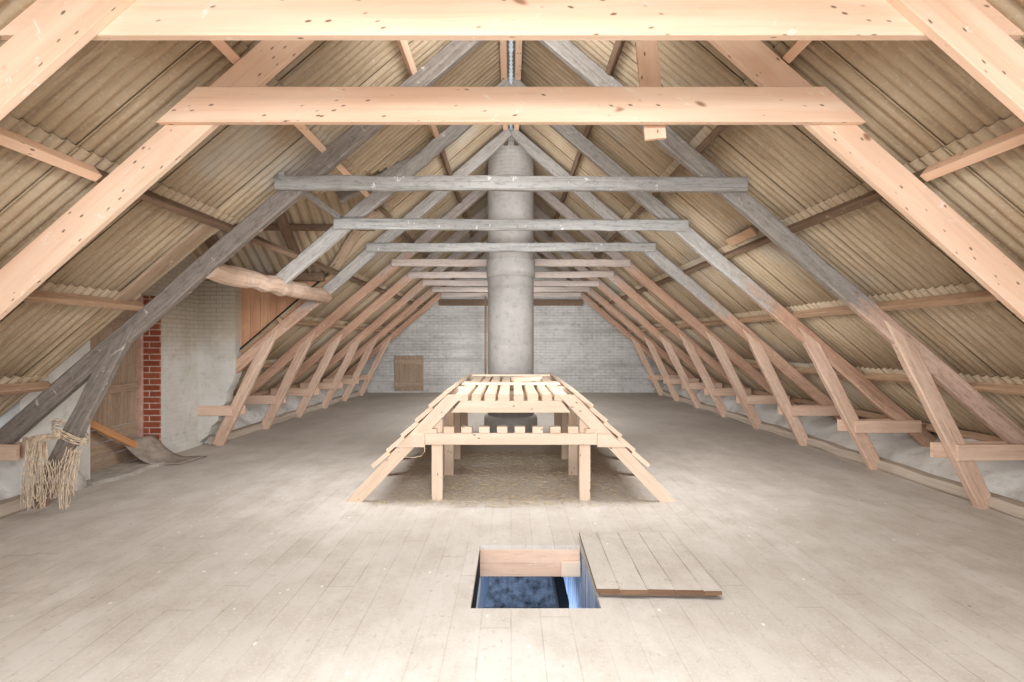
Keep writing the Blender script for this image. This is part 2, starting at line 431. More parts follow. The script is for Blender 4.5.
# ------------------------------------------------------------------ trusses
order = ['nearest', 'second', 'third', 'fourth', 'fifth', 'sixth', 'seventh', 'eighth', 'ninth', 'farthest']
def truss(k):
    Y = TY[k]; new = k < 2
    desc = {0: 'new pine roof truss nearest the viewer, wide collar across the top of view',
            1: 'pale new pine roof truss second from the viewer, collar overlapping its rafters',
            2: 'dark weathered truss third from the viewer, twine tied on its left foot',
            3: 'grey weathered truss fourth from the viewer, left rafter cut short on the log trimmer',
            4: 'grey weathered truss fifth from the viewer, just in front of the chimney'}.get(k)
    if desc is None: desc = 'weathered pinkish truss behind the chimney, %s in line from the viewer' % order[k]
    t = thing('roof_truss', (0, Y, 0), desc, 'roof truss', 'roof trusses down the attic')
    rr = random.Random(100 + k)
    mat = M['pine'] if new else (M['dark'] if k == 2 else M['grey'] if k < 5 else M['brown'])
    cm = M['pine'] if new else (M['collar'] if k < 5 else M['collar_warm'])
    ty = .045 if new else .09
    for s in (-1, 1):
        dep = .243 if new else .172
        xo = 5.4
        if k == 3 and s < 0: xo = 2.98
        b = MB(); ov = dep / 2 / CS
        if new:
            p = (0, Y + ty / 2 + (.0 if k == 0 else .05), 4.704 + ov); q = (s * xo, p[1], 4.704 - .876 * xo + ov)
            b.beam(p, q, ty, dep, (0, 1, 0), ch=.003, cut0=0, rnd=rr)
        else:
            sl = SL
            p = (0, Y + ty / 2, RZ - ov); q = (s * xo, Y + ty / 2, RZ - ov - sl * xo)
            b.beam(p, q, ty, dep, (0, 1, 0), seg=16, jit=.0075, ch=.014, rnd=rr)
        # bring the ridge end to a plumb cut
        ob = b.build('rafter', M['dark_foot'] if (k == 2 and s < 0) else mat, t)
        for v in ob.data.vertices:
            if v.co.x * s < 0.0: v.co.x = 0.001 * s
        if not (k == 3 and s < 0):
            b = MB()
            if new: b.beam((s * 4.61, Y + .07, 0), (s * 3.76, Y + .07, 1.72), .045, .16, (0, 1, 0), ch=.003, rnd=rr)
            else: b.beam((s * (4.62 + rr.uniform(-.03, .03)), Y + .034, 0), (s * 3.77, Y + .034, 1.69), .085, .165, (0, 1, 0), seg=8, jit=.005, ch=.012, rnd=rr, cut1=-2.3)
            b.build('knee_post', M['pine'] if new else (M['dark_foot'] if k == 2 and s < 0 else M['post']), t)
            x0 = 4.74 if (k == 2 and s < 0) else 4.33 + rr.uniform(-.05, .05)
            b = MB(); b.beam((s * x0, Y - .03, .545), (s * 5.15, Y - .03, .55), .035, .155, (0, 1, 0), seg=3, jit=.003, rnd=rr)
            b.build('tie_board', M['purlin_pale'] if False else (M['pine'] if new else M['reddish']), t)
            b = MB(); b.beam((s * (x0 - .13), Y + .1, .545), (s * 5.15, Y + .1, .55), .04, .15, (0, 1, 0), seg=3, jit=.003, rnd=rr)
            b.build('tie_board', M['pine'] if new else M['reddish'], t)
    b = MB()
    if k == 0:
        b.beam((-2.5, Y + .045 + .0225, 3.047 + .118), (2.5, Y + .045 + .0225, 3.047 + .118), .045, .236, (0, 1, 0), ch=.003, rnd=rr, cut0=1.1, cut1=-1.1)
    elif k == 1:
        b.beam((-2.165, Y + .0225, 3.03 + .115), (2.165, Y + .0225, 3.03 + .115), .045, .23, (0, 1, 0), ch=.003, rnd=rr, cut0=1 / .87, cut1=-1 / .87)
    else:
        zc = [0, 0, 3.135, 3.085, 3.09, 3.08, 3.07, 3.06, 3.06, 3.06][k]
        hw = [0, 0, 2.26, 2.22, 2.24, 2.2, 2.2, 2.15, 2.15, 2.12][k]
        b.beam((-hw, Y - .03, zc + rr.uniform(-.015, .015)), (hw, Y - .03, zc + rr.uniform(-.015, .015)), .07, .136, (0, 1, 0), seg=18, jit=.006, ch=.013, rnd=rr)
    b.build('collar_beam', cm, t)
    return t
for k in range(10): truss(k)

# ------------------------------------------------------------------ purlins
nth = {'apex': 'ridge', 'upper': 'first below the ridge', 'high': 'second below the ridge', 'middle': 'third below the ridge', 'low': 'fourth below the ridge', 'lowest': 'fifth below the ridge', 'eaves': 'lowest, along the eaves'}
def purlin(key, s, y0, y1, mat, desc):
    x = PX[key]; w, h = (.062, .085)
    if key == 'apex': w, h = .075, .10
    nx, nz = SN, CS
    if key == 'apex': nx, nz = 0, 1
    off = .025
    cx = s * (x + nx * off); cz = RT(x) + nz * off
    if key == 'apex': cz = RT(x) + .02
    b = MB()
    side = (s * CS, 0, -SN) if key != 'apex' else (1, 0, 0)
    old = mat is not M['pine']
    b.beam((cx, y0, cz), (cx, y1, cz), w, h, side, seg=max(2, int((y1 - y0) / .5)) if old else 1, jit=.004 if old else 0, ch=.004 if not old else .008)
    o = b.build('purlin', mat, loc=(cx, y0, cz))
    tag(o, desc, 'purlin', 'purlins under the roof sheets')
for s, sn in ((-1, 'left'), (1, 'right')):
    for key in PX:
        what = 'ridge purlin on the %s of the ridge gap' % sn if key == 'apex' else 'purlin %s on the %s slope' % (nth[key], sn)
        ynew = 3.22
        if key == 'apex': ynew = TY[4] + .05
        if s < 0 and key in ('upper', 'high'): ynew = TY[3] + .05
        pm = M['purlin'] if key in ('apex', 'upper', 'high', 'middle') else M['purlin_pale']
        purlin(key, s, TY[0] + .0, ynew, M['pine'], 'new orange pine %s, near end' % what)
        if s < 0 and key in ('low', 'lowest', 'eaves'):
            purlin(key, s, ynew, D0 + .08, pm, 'short weathered %s, before the dormer' % what)
            purlin(key, s, TY[4], YF, pm, 'old weathered %s, beyond the dormer' % what)
        else:
            purlin(key, s, ynew, YF, pm, 'old weathered %s, far part' % what)
# one extra thin batten seen in the dormer bay
bb = MB(); x = 1.36 * 1.6
bb.beam((-x, TY[2] - .1, RT(x) + .03), (-x, TY[3] + .1, RT(x) + .03), .05, .06, (1, 0, 0))
tag(bb.build('roof_batten', M['collar'], loc=(-x, TY[2], RT(x))), 'thin grey batten crossing the dormer opening above the third purlin', 'batten')

# ------------------------------------------------------------------ corrugated roof
PITCH = .09; AMP = .0175
def rz_sheet(x): return RT(x) + .110
def corr_sheet(x0, x1, y0, y1, s, inoff, parent, name='corrugated_sheet', dormer=False, segw=10, side_tilt=.015):
    n = max(2, int(round((y1 - y0) / PITCH * segw))); rows = 2
    if dormer: rows = 24
    V = []; F = []; U = []; keep = set()
    for j in range(rows + 1):
        f = j / rows; x = x0 + (x1 - x0) * f
        for i in range(n + 1):
            y = y0 + (y1 - y0) * i / n
            a = AMP * (1 - 2 * abs(math.sin(math.pi * y / PITCH)) ** .8) + inoff * (1 - 2 * f) * -1 + side_tilt * (i / n - .5)
            V.append((s * (x + SN * a), y, rz_sheet(x) + CS * a))
    W = n + 1
    for j in range(rows):
        for i in range(n):
            if dormer:
                xm = x0 + (x1 - x0) * (j + .5) / rows; ym = y0 + (y1 - y0) * (i + .5) / n
                if D0 + .02 < ym < D1 and DZ - DS * abs(ym - DY0) > rz_sheet(xm) + .10: continue
            F.append([j * W + i, j * W + i + 1, (j + 1) * W + i + 1, (j + 1) * W + i])
            xa = x0 + (x1 - x0) * j / rows; xb = x0 + (x1 - x0) * (j + 1) / rows
            ya = y0 + (y1 - y0) * i / n; yb = y0 + (y1 - y0) * (i + 1) / n
            U.append([(xa, ya), (xa, yb), (xb, yb), (xb, ya)])
    if not F: return None
    b = MB(); b.add(V, F, U)
    o = b.build(name, M['sheet'], parent, smooth=True)
    me = o.data
    bm = bmesh.new(); bm.from_mesh(me)
    loose = [v for v in bm.verts if not v.link_faces]; bmesh.ops.delete(bm, geom=loose, context='VERTS')
    bm.normal_update()
    # face normals outward, then give the sheet its thickness
    for f in bm.faces:
        if f.normal.z < 0: f.normal_flip()
    bm.to_mesh(me); bm.free()
    md = o.modifiers.new('thick', 'SOLIDIFY'); md.thickness = .007; md.offset = 1.0
    return o
COURSES = [(.03, PX['high'] + .05, 0), (PX['high'] - .03, PX['middle'] + .05, 1), (PX['middle'] - .03, PX['low'] + .05, 0), (PX['low'] - .03, PX['lowest'] + .05, 1), (PX['lowest'] - .03, 5.62, 0)]
JY = [1.61 + .72 * i for i in range(21)]
for s, sn in ((-1, 'left'), (1, 'right')):
    t = thing('ceiling_' + sn, (0, 0, 0), None, None, None, 'structure')
    t['label'] = 'corrugated fibre cement roof slope on the %s' % sn
    for ci, (x0, x1, p) in enumerate(COURSES):
        for i in range(20):
            y0, y1 = JY[i], JY[i + 1]
            dm = s < 0 and y1 > D0 and y0 < D1 and x1 > 1.3
            corr_sheet(x0, x1, y0 - .025, y1 + .025, s, .006, t, dormer=dm)
    o = corr_sheet(.03, 5.62, YB - .3, JY[0] + .012, s, 0, t)
    o['kind'] = 'stuff'
# unseen outer skin added over the sheets to block daylight through the laps
b = MB()
for sgn in (-1, 1):
    def felt(x0, x1, y0, y1):
        z = lambda x: RT(x) + .110 + .05
        b.add([(sgn * x0, y0, z(x0)), (sgn * x1, y0, z(x1)), (sgn * x1, y1, z(x1)), (sgn * x0, y1, z(x0)), (sgn * x0, y0, z(x0) + .01), (sgn * x1, y0, z(x1) + .01), (sgn * x1, y1, z(x1) + .01), (sgn * x0, y1, z(x0) + .01)],
              [[0, 1, 2, 3], [7, 6, 5, 4], [0, 4, 5, 1], [1, 5, 6, 2], [2, 6, 7, 3], [3, 7, 4, 0]], [[(0, 0)] * 4] * 6)
    if sgn > 0: felt(.08, 5.7, YB - .3, YF + .25)
    else: felt(.08, 5.7, YB - .3, D0 + .03); felt(.08, 1.36, D0 + .03, D1 + .02); felt(.08, 5.7, D1 + .02, YF + .25)
struct(b.build('ceiling_felt', M['tar']))
# ridge cap: rolled pieces, pale, seen in the gap between the two ridge purlins
rc = MB(); V = []; F = []; U = []; ny = 900; arc = 8
for k in range(ny + 1):
    y = YB - .3 + (YF - YB + .3) * k / ny
    for i in range(arc + 1):
        a = -1 + 2 * i / arc
        V.append((a * .17, y, RZ + .175 - .11 * abs(a) ** 1.6 + .016 * math.cos(2 * math.pi * y / PITCH)))
for k in range(ny):
    for i in range(arc):
        F.append([k * (arc + 1) + i, k * (arc + 1) + i + 1, (k + 1) * (arc + 1) + i + 1, (k + 1) * (arc + 1) + i]); U.append([(0, 0)] * 4)
rc.add(V, F, U); o = rc.build('trim_ridge', M['ridge'], smooth=True); o.modifiers.new('thick', 'SOLIDIFY').thickness = .008
struct(o)

# ------------------------------------------------------------------ dormer on the left
t = thing('ceiling_dormer', (0, 0, 0), None, None, None, 'structure')
def dormer_slope(sgn):
    x0, x1 = -5.75, -1.30
    n = int((x1 - x0) / .15 * 8); rows = 30; V = []; F = []; U = []
    half = 1.56
    for j in range(rows + 1):
        d = half * j / rows
        for i in range(n + 1):
            x = x0 + (x1 - x0) * i / n
            a = .02 * math.cos(2 * math.pi * x / .15)
            V.append((x, DY0 + sgn * d, DZ - DS * d + a))
    W = n + 1
    for j in range(rows):
        for i in range(n):
            xm = x0 + (x1 - x0) * (i + .5) / n; d = half * (j + .5) / rows
            if DZ - DS * d < rz_sheet(xm) - .0: continue
            F.append([j * W + i, j * W + i + 1, (j + 1) * W + i + 1, (j + 1) * W + i]); U.append([(half * (j + (m > 1)) / rows, x0 + (x1 - x0) * (i + (m in (1, 2))) / n) for m in range(4)])
    b = MB(); b.add(V, F, U); o = b.build('corrugated_sheet', M['sheet'], t, smooth=True)
    bm = bmesh.new(); bm.from_mesh(o.data); bmesh.ops.delete(bm, geom=[v for v in bm.verts if not v.link_faces], context='VERTS')
    for f in bm.faces:
        if f.normal.z < 0: f.normal_flip()
    bm.to_mesh(o.data); bm.free()
    o.modifiers.new('thick', 'SOLIDIFY').thickness = .007
dormer_slope(1); dormer_slope(-1)
def dz(y): return DZ - DS * abs(y - DY0)
# outer wall of the dormer (plastered inside), with the loft door opening
OX0, OX1 = -5.17, -4.86; OY0, OY1 = 5.66, 6.81; OZ = 2.25
w = MB()
w.platex([(D0 + .15, 0), (OY0, 0), (OY0, dz(OY0) - .03), (D0 + .15, dz(D0 + .15) - .03)], OX0, OX1)
struct(w.build('wall_dormer_near', M['plaster'])); w = MB()
w.platex([(OY1, 0), (D1, 0), (D1, dz(D1) - .03), (OY1, dz(OY1) - .03)], OX0, OX1)
w.platex([(OY0, OZ), (OY1, OZ), (OY1, dz(OY1) - .03), (DY0, DZ - .03), (OY0, dz(OY0) - .03)], OX0, OX1)
struct(w.build('wall_dormer', M['pier']))
# red brick jamb of the opening
w = MB(); w.box(OX0 + .005, OX1 - .004, OY1 - .012, OY1 + .0, 0, OZ, ch=0)
o = w.build('trim_brick', M['brick'])
# explicit uv: x across, z up
uvl = o.data.uv_layers[0]
for p in o.data.polygons:
    for li in p.loop_indices:
        v = o.data.vertices[o.data.loops[li].vertex_index].co
        uvl.data[li].uv = (v.x - OX0 - .002 + (v.y if abs(p.normal.x) > .5 else 0), v.z)
struct(o)
OY1b = OY1 - .012
# far cheek: broken plastered masonry, then vertical boards
w = MB(); w.plate([(-5.17, 0), (-4.90, 0), (-4.80, .10), (-4.72, .16), (-4.66, .30), (-4.57, .38), (-4.52, .56), (-4.44, .68), (-4.42, .82), (-4.33, 1.0), (-4.29, 1.12), (-4.29, dz(7.72) + .03), (-5.17, dz(7.72) + .03)], 7.62, 7.80)
struct(w.build('wall_cheek', M['pier']))
w = MB(); x = -4.40; rr = random.Random(3)
while x < -2.6:
    wd = rr.uniform(.12, .17); xe = min(x + wd, -2.5)
    zb0 = RT(x) - .14; zb1 = RT(xe) - .14
    w.plate([(x + .003, zb0), (xe - .003, zb1), (xe - .003, dz(7.78) + .05), (x + .003, dz(7.78) + .05)], 7.775 + rr.uniform(-.003, .003), 7.81)
    x = xe
    if xe >= -2.5: break
o = w.build('wall_cheek_boards', M['cheek'])
for k_ in o.data.uv_layers[0].data: k_.uv = (k_.uv[1], k_.uv[0])
struct(o)
w = MB(); w.plate([(-5.17, RT(5.17) + .13), (-4.8, RT(4.8) + .13), (-2.9, RT(2.9) + .13), (-2.9, dz(4.68)), (-5.17, dz(4.68))], D0 - .05, D0 - .02)
struct(w.build('wall_cheek_near', M['oldboard']))
# timber of the dormer
def single(name, mb, mat, label, cat, loc, group=None, smooth=False):
    return tag(mb.build(name, mat, loc=loc, smooth=smooth), label, cat, group)
b = MB(); rr = random.Random(8); pts = []; rad = []
for k in range(15):
    f = k / 14
    pts.append((-2.95 + rr.uniform(-.02, .02), 4.80 + 2.95 * f, 2.315 + .02 * f + rr.uniform(-.016, .016))); rad.append(.108 + rr.uniform(-.012, .012))
b.tube(pts, rad, 12)
single('trimmer_log', b, M['log'], 'rough pinkish log lying across below the dormer opening on the left', 'beam', (-2.95, 4.6, 2.25))
b = MB(); b.beam((-4.3, 7.0, dz(7.0) - .07), (-1.95, 7.0, dz(7.0) - .07), .07, .08, (0, 1, 0), seg=8, jit=.006)
single('dormer_purlin', b, M['purlin'], 'dark horizontal purlin under the sheets of the dormer roof', 'purlin', (-4.3, 7.0, dz(7.0)))
for i, (x, lab) in enumerate(((-3.18, 'dark brown dormer rafter standing right behind the fourth truss'), (-4.35, 'dark brown dormer rafter nearer the outer wall, half hidden by the third truss'))):
    b = MB(); b.beam((x, DY0 + .02, DZ - .13), (x - .05, 7.68, dz(7.68) - .11), .12, .09, (1, 0, 0), seg=6, jit=.006)
    single('dormer_rafter', b, M['purlin'], lab, 'rafter', (x, DY0, DZ - .13), 'dormer rafters')
b = MB(); b.beam((-5.1, 7.60, 2.62), (-2.9, 7.60, 2.62), .09, .12, (0, 1, 0), seg=8, jit=.004)
single('wall_plate', b, M['purlin'], 'dark brown beam on top of the plastered dormer wall', 'beam', (-5.1, 7.6, 2.62))
b = MB(); b.beam((-1.92, 6.76, dz(6.76) - .07), (-2.80, 7.66, dz(7.66) - .06), .17, .035, (.7, .7, 0), seg=6, jit=.005)
single('valley_board', b, M['oldboard'], 'pale split board along the far valley of the dormer roof', 'board', (-2.3, 7.2, dz(7.2)))
b = MB(); b.beam((-1.0, 6.32, RT(1.0) - .10), (-2.15, 6.10, 3.40), .07, .15, (0, 1, 0), seg=9, jit=.012, ch=.02)
single('ridge_board', b, M['dark'], 'dark broken timber under the sheets above the dormer, left of the ridge', 'timber', (-1.5, 6.3, 3.9))
# loft door
d = thing('door_1', (OX0, OY0, 0), None, None, None, 'structure')
y = OY0 + .02; rr = random.Random(21); b = MB()
while y < OY1b - .05:
    ye = min(y + rr.uniform(.11, .16), OY1b - .03)
    if OY1b - .03 - ye < .1: ye = OY1b - .03
    b.box(OX0 - .02, OX0 + .01 + rr.uniform(0, .006), y, ye - .006, .52, OZ - .02); y = ye
b.build('door_leaf', M['oldboard'], d)
b = MB()
for i in range(3): b.box(OX0 - .02, OX0 + .02, OY0 + .02, OY1b - .03, .01 + i * .17, .17 + i * .17)
b.build('bottom_boards', M['oldboard'], d)
b = MB(); b.box(OX0 + .0, OX0 + .075, OY1b - .05, OY1b - .002, 0, OZ - .01); b.build('door_frame', M['pinkframe'], d)
for zz in (.95, 1.8):
    b = MB(); b.box(OX0 + .012, OX0 + .04, OY0 + .03, OY1b - .06, zz, zz + .11); b.build('ledge', M['oldboard'], d)
# things lying in front of the loft door
b = MB(); b.beam((-5.08, 5.72, .74), (-4.86, 6.72, .05), .03, .09, (.9, 0, .3), seg=1, ch=.003)
single('plank', b, M['orange'], 'short orange plank leaning in front of the loft door by the brick jamb', 'wooden plank', (-4.9, 6.7, 0))
b = MB(); V = []; F = []; U = []; n = 18
for k in range(n + 1):
    f = k / n; x = -5.0 + .66 * f
    z = .012 + .31 * max(0, (.62 - f) / .62) ** 2.0
    for j in range(7):
        g = j / 6; V.append((x + .08 * g, 6.42 + .46 * g - .12 * (1 - f), z + .02 * math.sin(g * 3) * (1 - f)))
for k in range(n):
    for j in range(6):
        F.append([k * 7 + j, k * 7 + j + 1, (k + 1) * 7 + j + 1, (k + 1) * 7 + j]); U.append([(0, 0)] * 4)
b.add(V, F, U); o = single('bent_sheet', b, M['lino'], 'grey bent sheet curling up from the floor by the brick jamb', 'sheet', (-4.5, 6.6, 0), smooth=True)
o.modifiers.new('thick', 'SOLIDIFY').thickness = .008
b = MB(); rr = random.Random(2)
b.add([(-5.1, 5.55, .03), (-4.72, 5.5, .03), (-4.60, 5.9, .03), (-4.66, 6.2, .03), (-4.58, 6.48, .03), (-5.1, 6.5, .03)] + [(-5.1, 5.55, 0), (-4.66, 5.48, 0), (-4.54, 5.9, 0), (-4.60, 6.2, 0), (-4.52, 6.5, 0), (-5.1, 6.52, 0)],
      [[0, 1, 2, 3, 4, 5], [6, 7, 1, 0], [7, 8, 2, 1], [8, 9, 3, 2], [9, 10, 4, 3], [10, 11, 5, 4], [11, 6, 0, 5], [11, 10, 9, 8, 7, 6]], [[(0, 0)] * 6] + [[(0, 0)] * 4] * 6 + [[(0, 0)] * 6])
single('threshold_slab', b, M['slab'], 'pale broken slab on the floor in front of the loft door', 'slab', (-4.9, 6, 0))
# weathered board beside the third truss
b = MB(); x0, x1 = 1.72 * 1.6, 2.30 * 1.6
b.beam((-x0, 4.52, RT(x0) + .06), (-x1, 4.52, RT(x1) + .06), .17, .03, (0, 1, 0), seg=6, jit=.004)
single('roof_board', b, M['oldboard'], 'weathered board under the sheets along the left rafter of the third truss', 'board', (-x0, 4.5, RT(x0)))

# twine tied round the left foot of the dark truss
tw = thing('twine_bundle', (-4.3, 4.62, 0), 'bundle of pale twine hanging on the left foot of the dark third truss', 'twine')
b = MB(); rr = random.Random(4)
def strand(x0, x1, zt, zb, yb):
    pts = []; up = rr.uniform(.25, .7); w = rr.uniform(-.06, .06); ph = rr.uniform(0, 6); yd = rr.uniform(-.03, .03)
    for k in range(15):
        f = k / 14
        z = zt + (zb - zt) * min(1, f / .6) if f < .6 else zb + (zt - zb) * up * (f - .6) / .4
        pts.append((x0 + (x1 - x0) * f + w * math.sin(f * 3.1) + .012 * math.sin(f * 9 + ph), yb + yd * math.sin(f * 3.1) - .03 * math.sin(f * 4), max(.012, z)))
    return pts
for i in range(48):
    x0 = -4.455 + rr.uniform(-.075, .075); x1 = -4.44 + rr.gauss(.0, .075)
    b.tube(strand(x0, x1, min(.70, .695 + rr.uniform(-.015, .015)), max(.02, rr.gauss(.16, .12)), 4.60 + rr.uniform(-.05, .03)), .0034, 4)
b.build('hank', M['rope'], tw)
b = MB()
for i in range(30):
    x0 = -4.08 + rr.gauss(0, .03); x1 = -4.24 + rr.gauss(.0, .06)
    b.tube(strand(x0, x1, min(.64, .60 + rr.uniform(-.03, .03)), max(.04, rr.gauss(.2, .12)), 4.60 + rr.uniform(-.05, .03)), .0034, 4)
b.build('hank', M['rope'], tw)
b = MB()
for i in range(7):
    pts = []
    for k in range(22):
        a = 2 * math.pi * k / 21
        pts.append((-4.285 + .155 * math.cos(a), 4.765 + .10 * math.sin(a) , .70 + i * .011 - .09 * math.cos(a) + rr.uniform(-.01, .01)))
    b.tube(pts, .0045, 4)
b.build('binding', M['rope'], tw)
b = MB()
for i in range(9):
    pts = []
    for k in range(24):
        a = 2 * math.pi * k / 23
        pts.append((-4.43 + .17 * math.cos(a), 4.63 + .075 * math.sin(a), .675 + i * .007 + .03 * math.cos(a) + rr.uniform(-.008, .008)))
    b.tube(pts, .0042, 4)
b.build('binding', M['rope'], tw)

# ------------------------------------------------------------------ chimney
CX, CY, CR = -.005, 8.64, .415
t = thing('chimney', (CX, CY, 0), 'tall round grey chimney shaft rising through the slatted platform to the ridge', 'chimney')
b = MB(); b.lathe(CX, CY, [(CR - .01, .0), (CR - .01, 3.02), (CR - .03, 3.03)], 56); b.build('lower_shaft', M['concrete'], t, smooth=True)
b = MB(); b.lathe(CX, CY, [(CR, 2.74), (CR + .012, 2.76), (CR + .012, 3.03), (CR - .03, 3.05)], 56); b.build('joint_band', M['concrete'], t, smooth=True)
b = MB(); b.lathe(CX, CY, [(CR - .015, 3.0), (CR - .005, 4.42), (CR - .02, 4.46)], 56); b.build('middle_shaft', M['concrete'], t, smooth=True)
b = MB(); b.lathe(CX, CY, [(CR - .012, 4.44), (CR - .012, 5.9)], 56); b.build('upper_shaft', M['concrete_brick'], t, smooth=True)
b = MB(); b.lathe(CX, CY, [(.47, 0), (.47, .29), (.455, .33), (.42, .345)], 48); b.build('base', M['concrete'], t, smooth=True)

# ------------------------------------------------------------------ slatted platform
PY0, PY1 = 4.93, 8.08
pf = thing('slatted_platform', (0, PY0, 0), 'pale wooden slatted platform with sloping lapped sides standing before the chimney', 'platform')
rr = random.Random(17); PP = M['pine_pale']
u = Vector((.967, 0, 1.016)).normalized()
def spt(s, tt, off, y):           # point on the sloping side, tt along the slope from the floor, off outward
    base = Vector((-1.5, y, 0)); p = base + u * tt + Vector((-u.z, 0, u.x)) * off
    return Vector((p.x * -s if s > 0 else p.x, p.y, p.z))
FR = [PY0, 5.88, 6.68, 7.75]
for fi, y in enumerate(FR):
    for s in (-1, 1):
        b = MB(); a = spt(s, -.18, .062, y + .025); c = spt(s, 1.56, .062, y + .025)
        b.beam(a, c, .048, .125, (0, 1, 0), ch=.003, rnd=rr)
        ob = b.build('stringer', PP, pf)
        for v in ob.data.vertices:
            zt_ = 0 if v.co.z < .4 else 1.075
            v.co.x += -s * (zt_ - v.co.z) * u.x / u.z; v.co.z = zt_
        b = MB(); px = s * .752
        b.box(px - .056, px + .056, y + .052, y + .142, 0, .83 if True else 0); b.build('post', PP, pf)
    b = MB(); b.plate([(-.60, .900), (.60, .900), (.505, 1.016), (-.505, 1.016)], y + .002, y + .046); o = b.build('top_rail', PP, pf)
b = MB(); b.box(-.865, .865, PY0 + .002, PY0 + .045, .575, .69); rail = b.build('shelf_rail', PP, pf)
for s in (-1, 1):
    b = MB(); b.plate([(s * .865, .56), (s * 1.16, .56), (s * .99, .685), (s * .865, .69)], PY0 - .035, PY0 - .002); b.build('gusset_board', PP, pf)
for i in range(10):
    x = (-4.5 + i) * .179; w_ = .052 if 0 < i < 9 else .058
    b = MB(); b.box(x - w_, x + w_, PY0 - .002, PY0 + .085, .692, .755 if 0 < i < 9 else .735); o = b.build('shelf_block', PP); o.data.transform(Matrix.Translation((0, -PY0, 0))); o.parent = rail
xs = [-.50, -.352, -.212, -.072, .078, .222, .362, .505]
for i, x in enumerate(xs):
    w_ = .13 if i in (0, 7) else .10 + rr.uniform(-.01, .012)
    b = MB(); y0 = PY0 + rr.uniform(-.01, .03); b.beam((x, y0, 1.05), (x + rr.uniform(-.015, .015), PY1 - rr.uniform(0, .05), 1.05), w_, .066, (1, 0, 0), ch=.005, rnd=rr)
    b.build('top_slat', PP, pf)
for (y, w_, z) in ((6.08, .17, 1.097), (7.62, .12, 1.10)):
    b = MB(); b.beam((-.60, y, z), (.60, y, z), w_, .028, (0, 1, 0), ch=.003, rnd=rr); b.build('cross_board', PP, pf)
for s in (-1, 1):
    for i in range(5):
        t0 = .345 + i * .206; t1 = t0 + .212
        a0 = spt(s, t0, .125 + .044, 0); a1 = spt(s, t1, .125 + .020, 0)
        m = (a0 + a1) / 2; d = (a1 - a0)
        b = MB(); b.beam((m.x, PY0 - .02 + rr.uniform(-.03, .02), m.z), (m.x + rr.uniform(-.01, .01), PY1 - .02 + rr.uniform(-.06, .05), m.z), d.length, .042, d, ch=.004, rnd=rr)
        b.build('lap_board', PP, pf)
# thin cord dangling from the left gusset
b = MB(); b.tube([(-.865, PY0 - .04, .60), (-.86, PY0 - .045, .52), (-.90, PY0 - .04, .47), (-.98, PY0 - .03, .455), (-1.06, PY0 - .03, .46)], .004, 5); b.build('cord', M['rope'], pf)
# loose wedge on top
b = MB(); b.beam((.02, 6.15, 1.135), (.36, 6.22, 1.16), .16, .045, (0, 1, .1), seg=3, jit=.004, cut1=.8)
o = single('wood_offcut', b, M['reddish'], 'loose reddish wood offcut lying on top of the slatted platform', 'wood', (.2, 6.18, 1.11))

# straw under the platform
b = MB(); rr = random.Random(31)
for i in range(4200):
    x = rr.gauss(0, .75); y = rr.uniform(4.75, 7.2)
    if abs(x) > 1.35: continue
    a = rr.uniform(0, math.pi); l = rr.uniform(.02, .07); z = rr.uniform(.004, .02)
    c = Vector((math.cos(a), math.sin(a), rr.uniform(-.05, .12))) * l / 2
    p = Vector((x, y, z + .004)); r_ = .0016
    n = Vector((-math.sin(a), math.cos(a), 0)) * r_
    V = [p - c - n, p - c + n, p + c + n, p + c - n, p - c + Vector((0, 0, r_ * 1.5)), p + c + Vector((0, 0, r_ * 1.5))]
    V = [(v[0], v[1], max(.001, v[2])) for v in V]
    b.add(V, [[0, 1, 2, 3], [0, 4, 5, 3], [1, 2, 5, 4]], [[(0, 0)] * 4] * 3)
o = b.build('straw_litter', M['straw'])
tag(o, 'scattered yellow straw on the floor under the slatted platform', 'straw', None, 'stuff')

# ------------------------------------------------------------------ trapdoor
hf = thing('hole_lining', (.15, 3.4, 0), 'timber lining around the inside of the open floor hole', 'lining')
b = MB(); b.box(HX0, HX1 - .0, HY1 - .002, HY1 + .07, -.25, -.036); b.build('far_trimmer', M['reddish'], hf)
b = MB(); b.box(HX1 - .15, HX1, HY1 - .03, HY1 - .003, -.24, -.12); b.build('trimmer_block', M['pine_pale'], hf)
for i in range(12):
    b = MB(); yy0 = HY0 - .15 + i * .225; b.box(HX1 + rr.uniform(0, .012), HX1 + .04, yy0, yy0 + .218, -.88, -.036); b.build('lining_board', M['bluewood'], hf)
b = MB(); b.box(HX0 - .06, HX0 - .002, HY0 - .1, HY1 + .05, -.26, -.036); b.build('side_joist', M['tar'], hf)  # joist coloured black in place of the shade on it
b = MB(); b.box(HX0 - .02, HX1 + .02, HY0 - .06, HY0 - .002, -.22, -.036); b.build('near_trimmer', M['tar'], hf)
# strip of pale board hanging down on the left of the opening
b = MB(); V = []; F = []; U = []; n = 12
for k in range(n + 1):
    f = k / n; y = HY0 + .0 + 2.5 * f
    V += [(HX0 - .01, y, -.27), (HX0 + .01, y, -.27), (HX0 + .012, y, -.80 - .10 * math.sin(f * 9)), (HX0 - .01, y, -.80 - .10 * math.sin(f * 9))]
for k in range(n):
    for i in range(4):
        j = (i + 1) % 4; F.append([k * 4 + i, k * 4 + j, k * 4 + 4 + j, k * 4 + 4 + i]); U.append([(0, 0)] * 4)
F += [[0, 1, 2, 3], [n * 4, n * 4 + 1, n * 4 + 2, n * 4 + 3]]; U += [[(0, 0)] * 4] * 2
b.add(V, F, U); b.build('hanging_strip', M['bluewood'], hf)
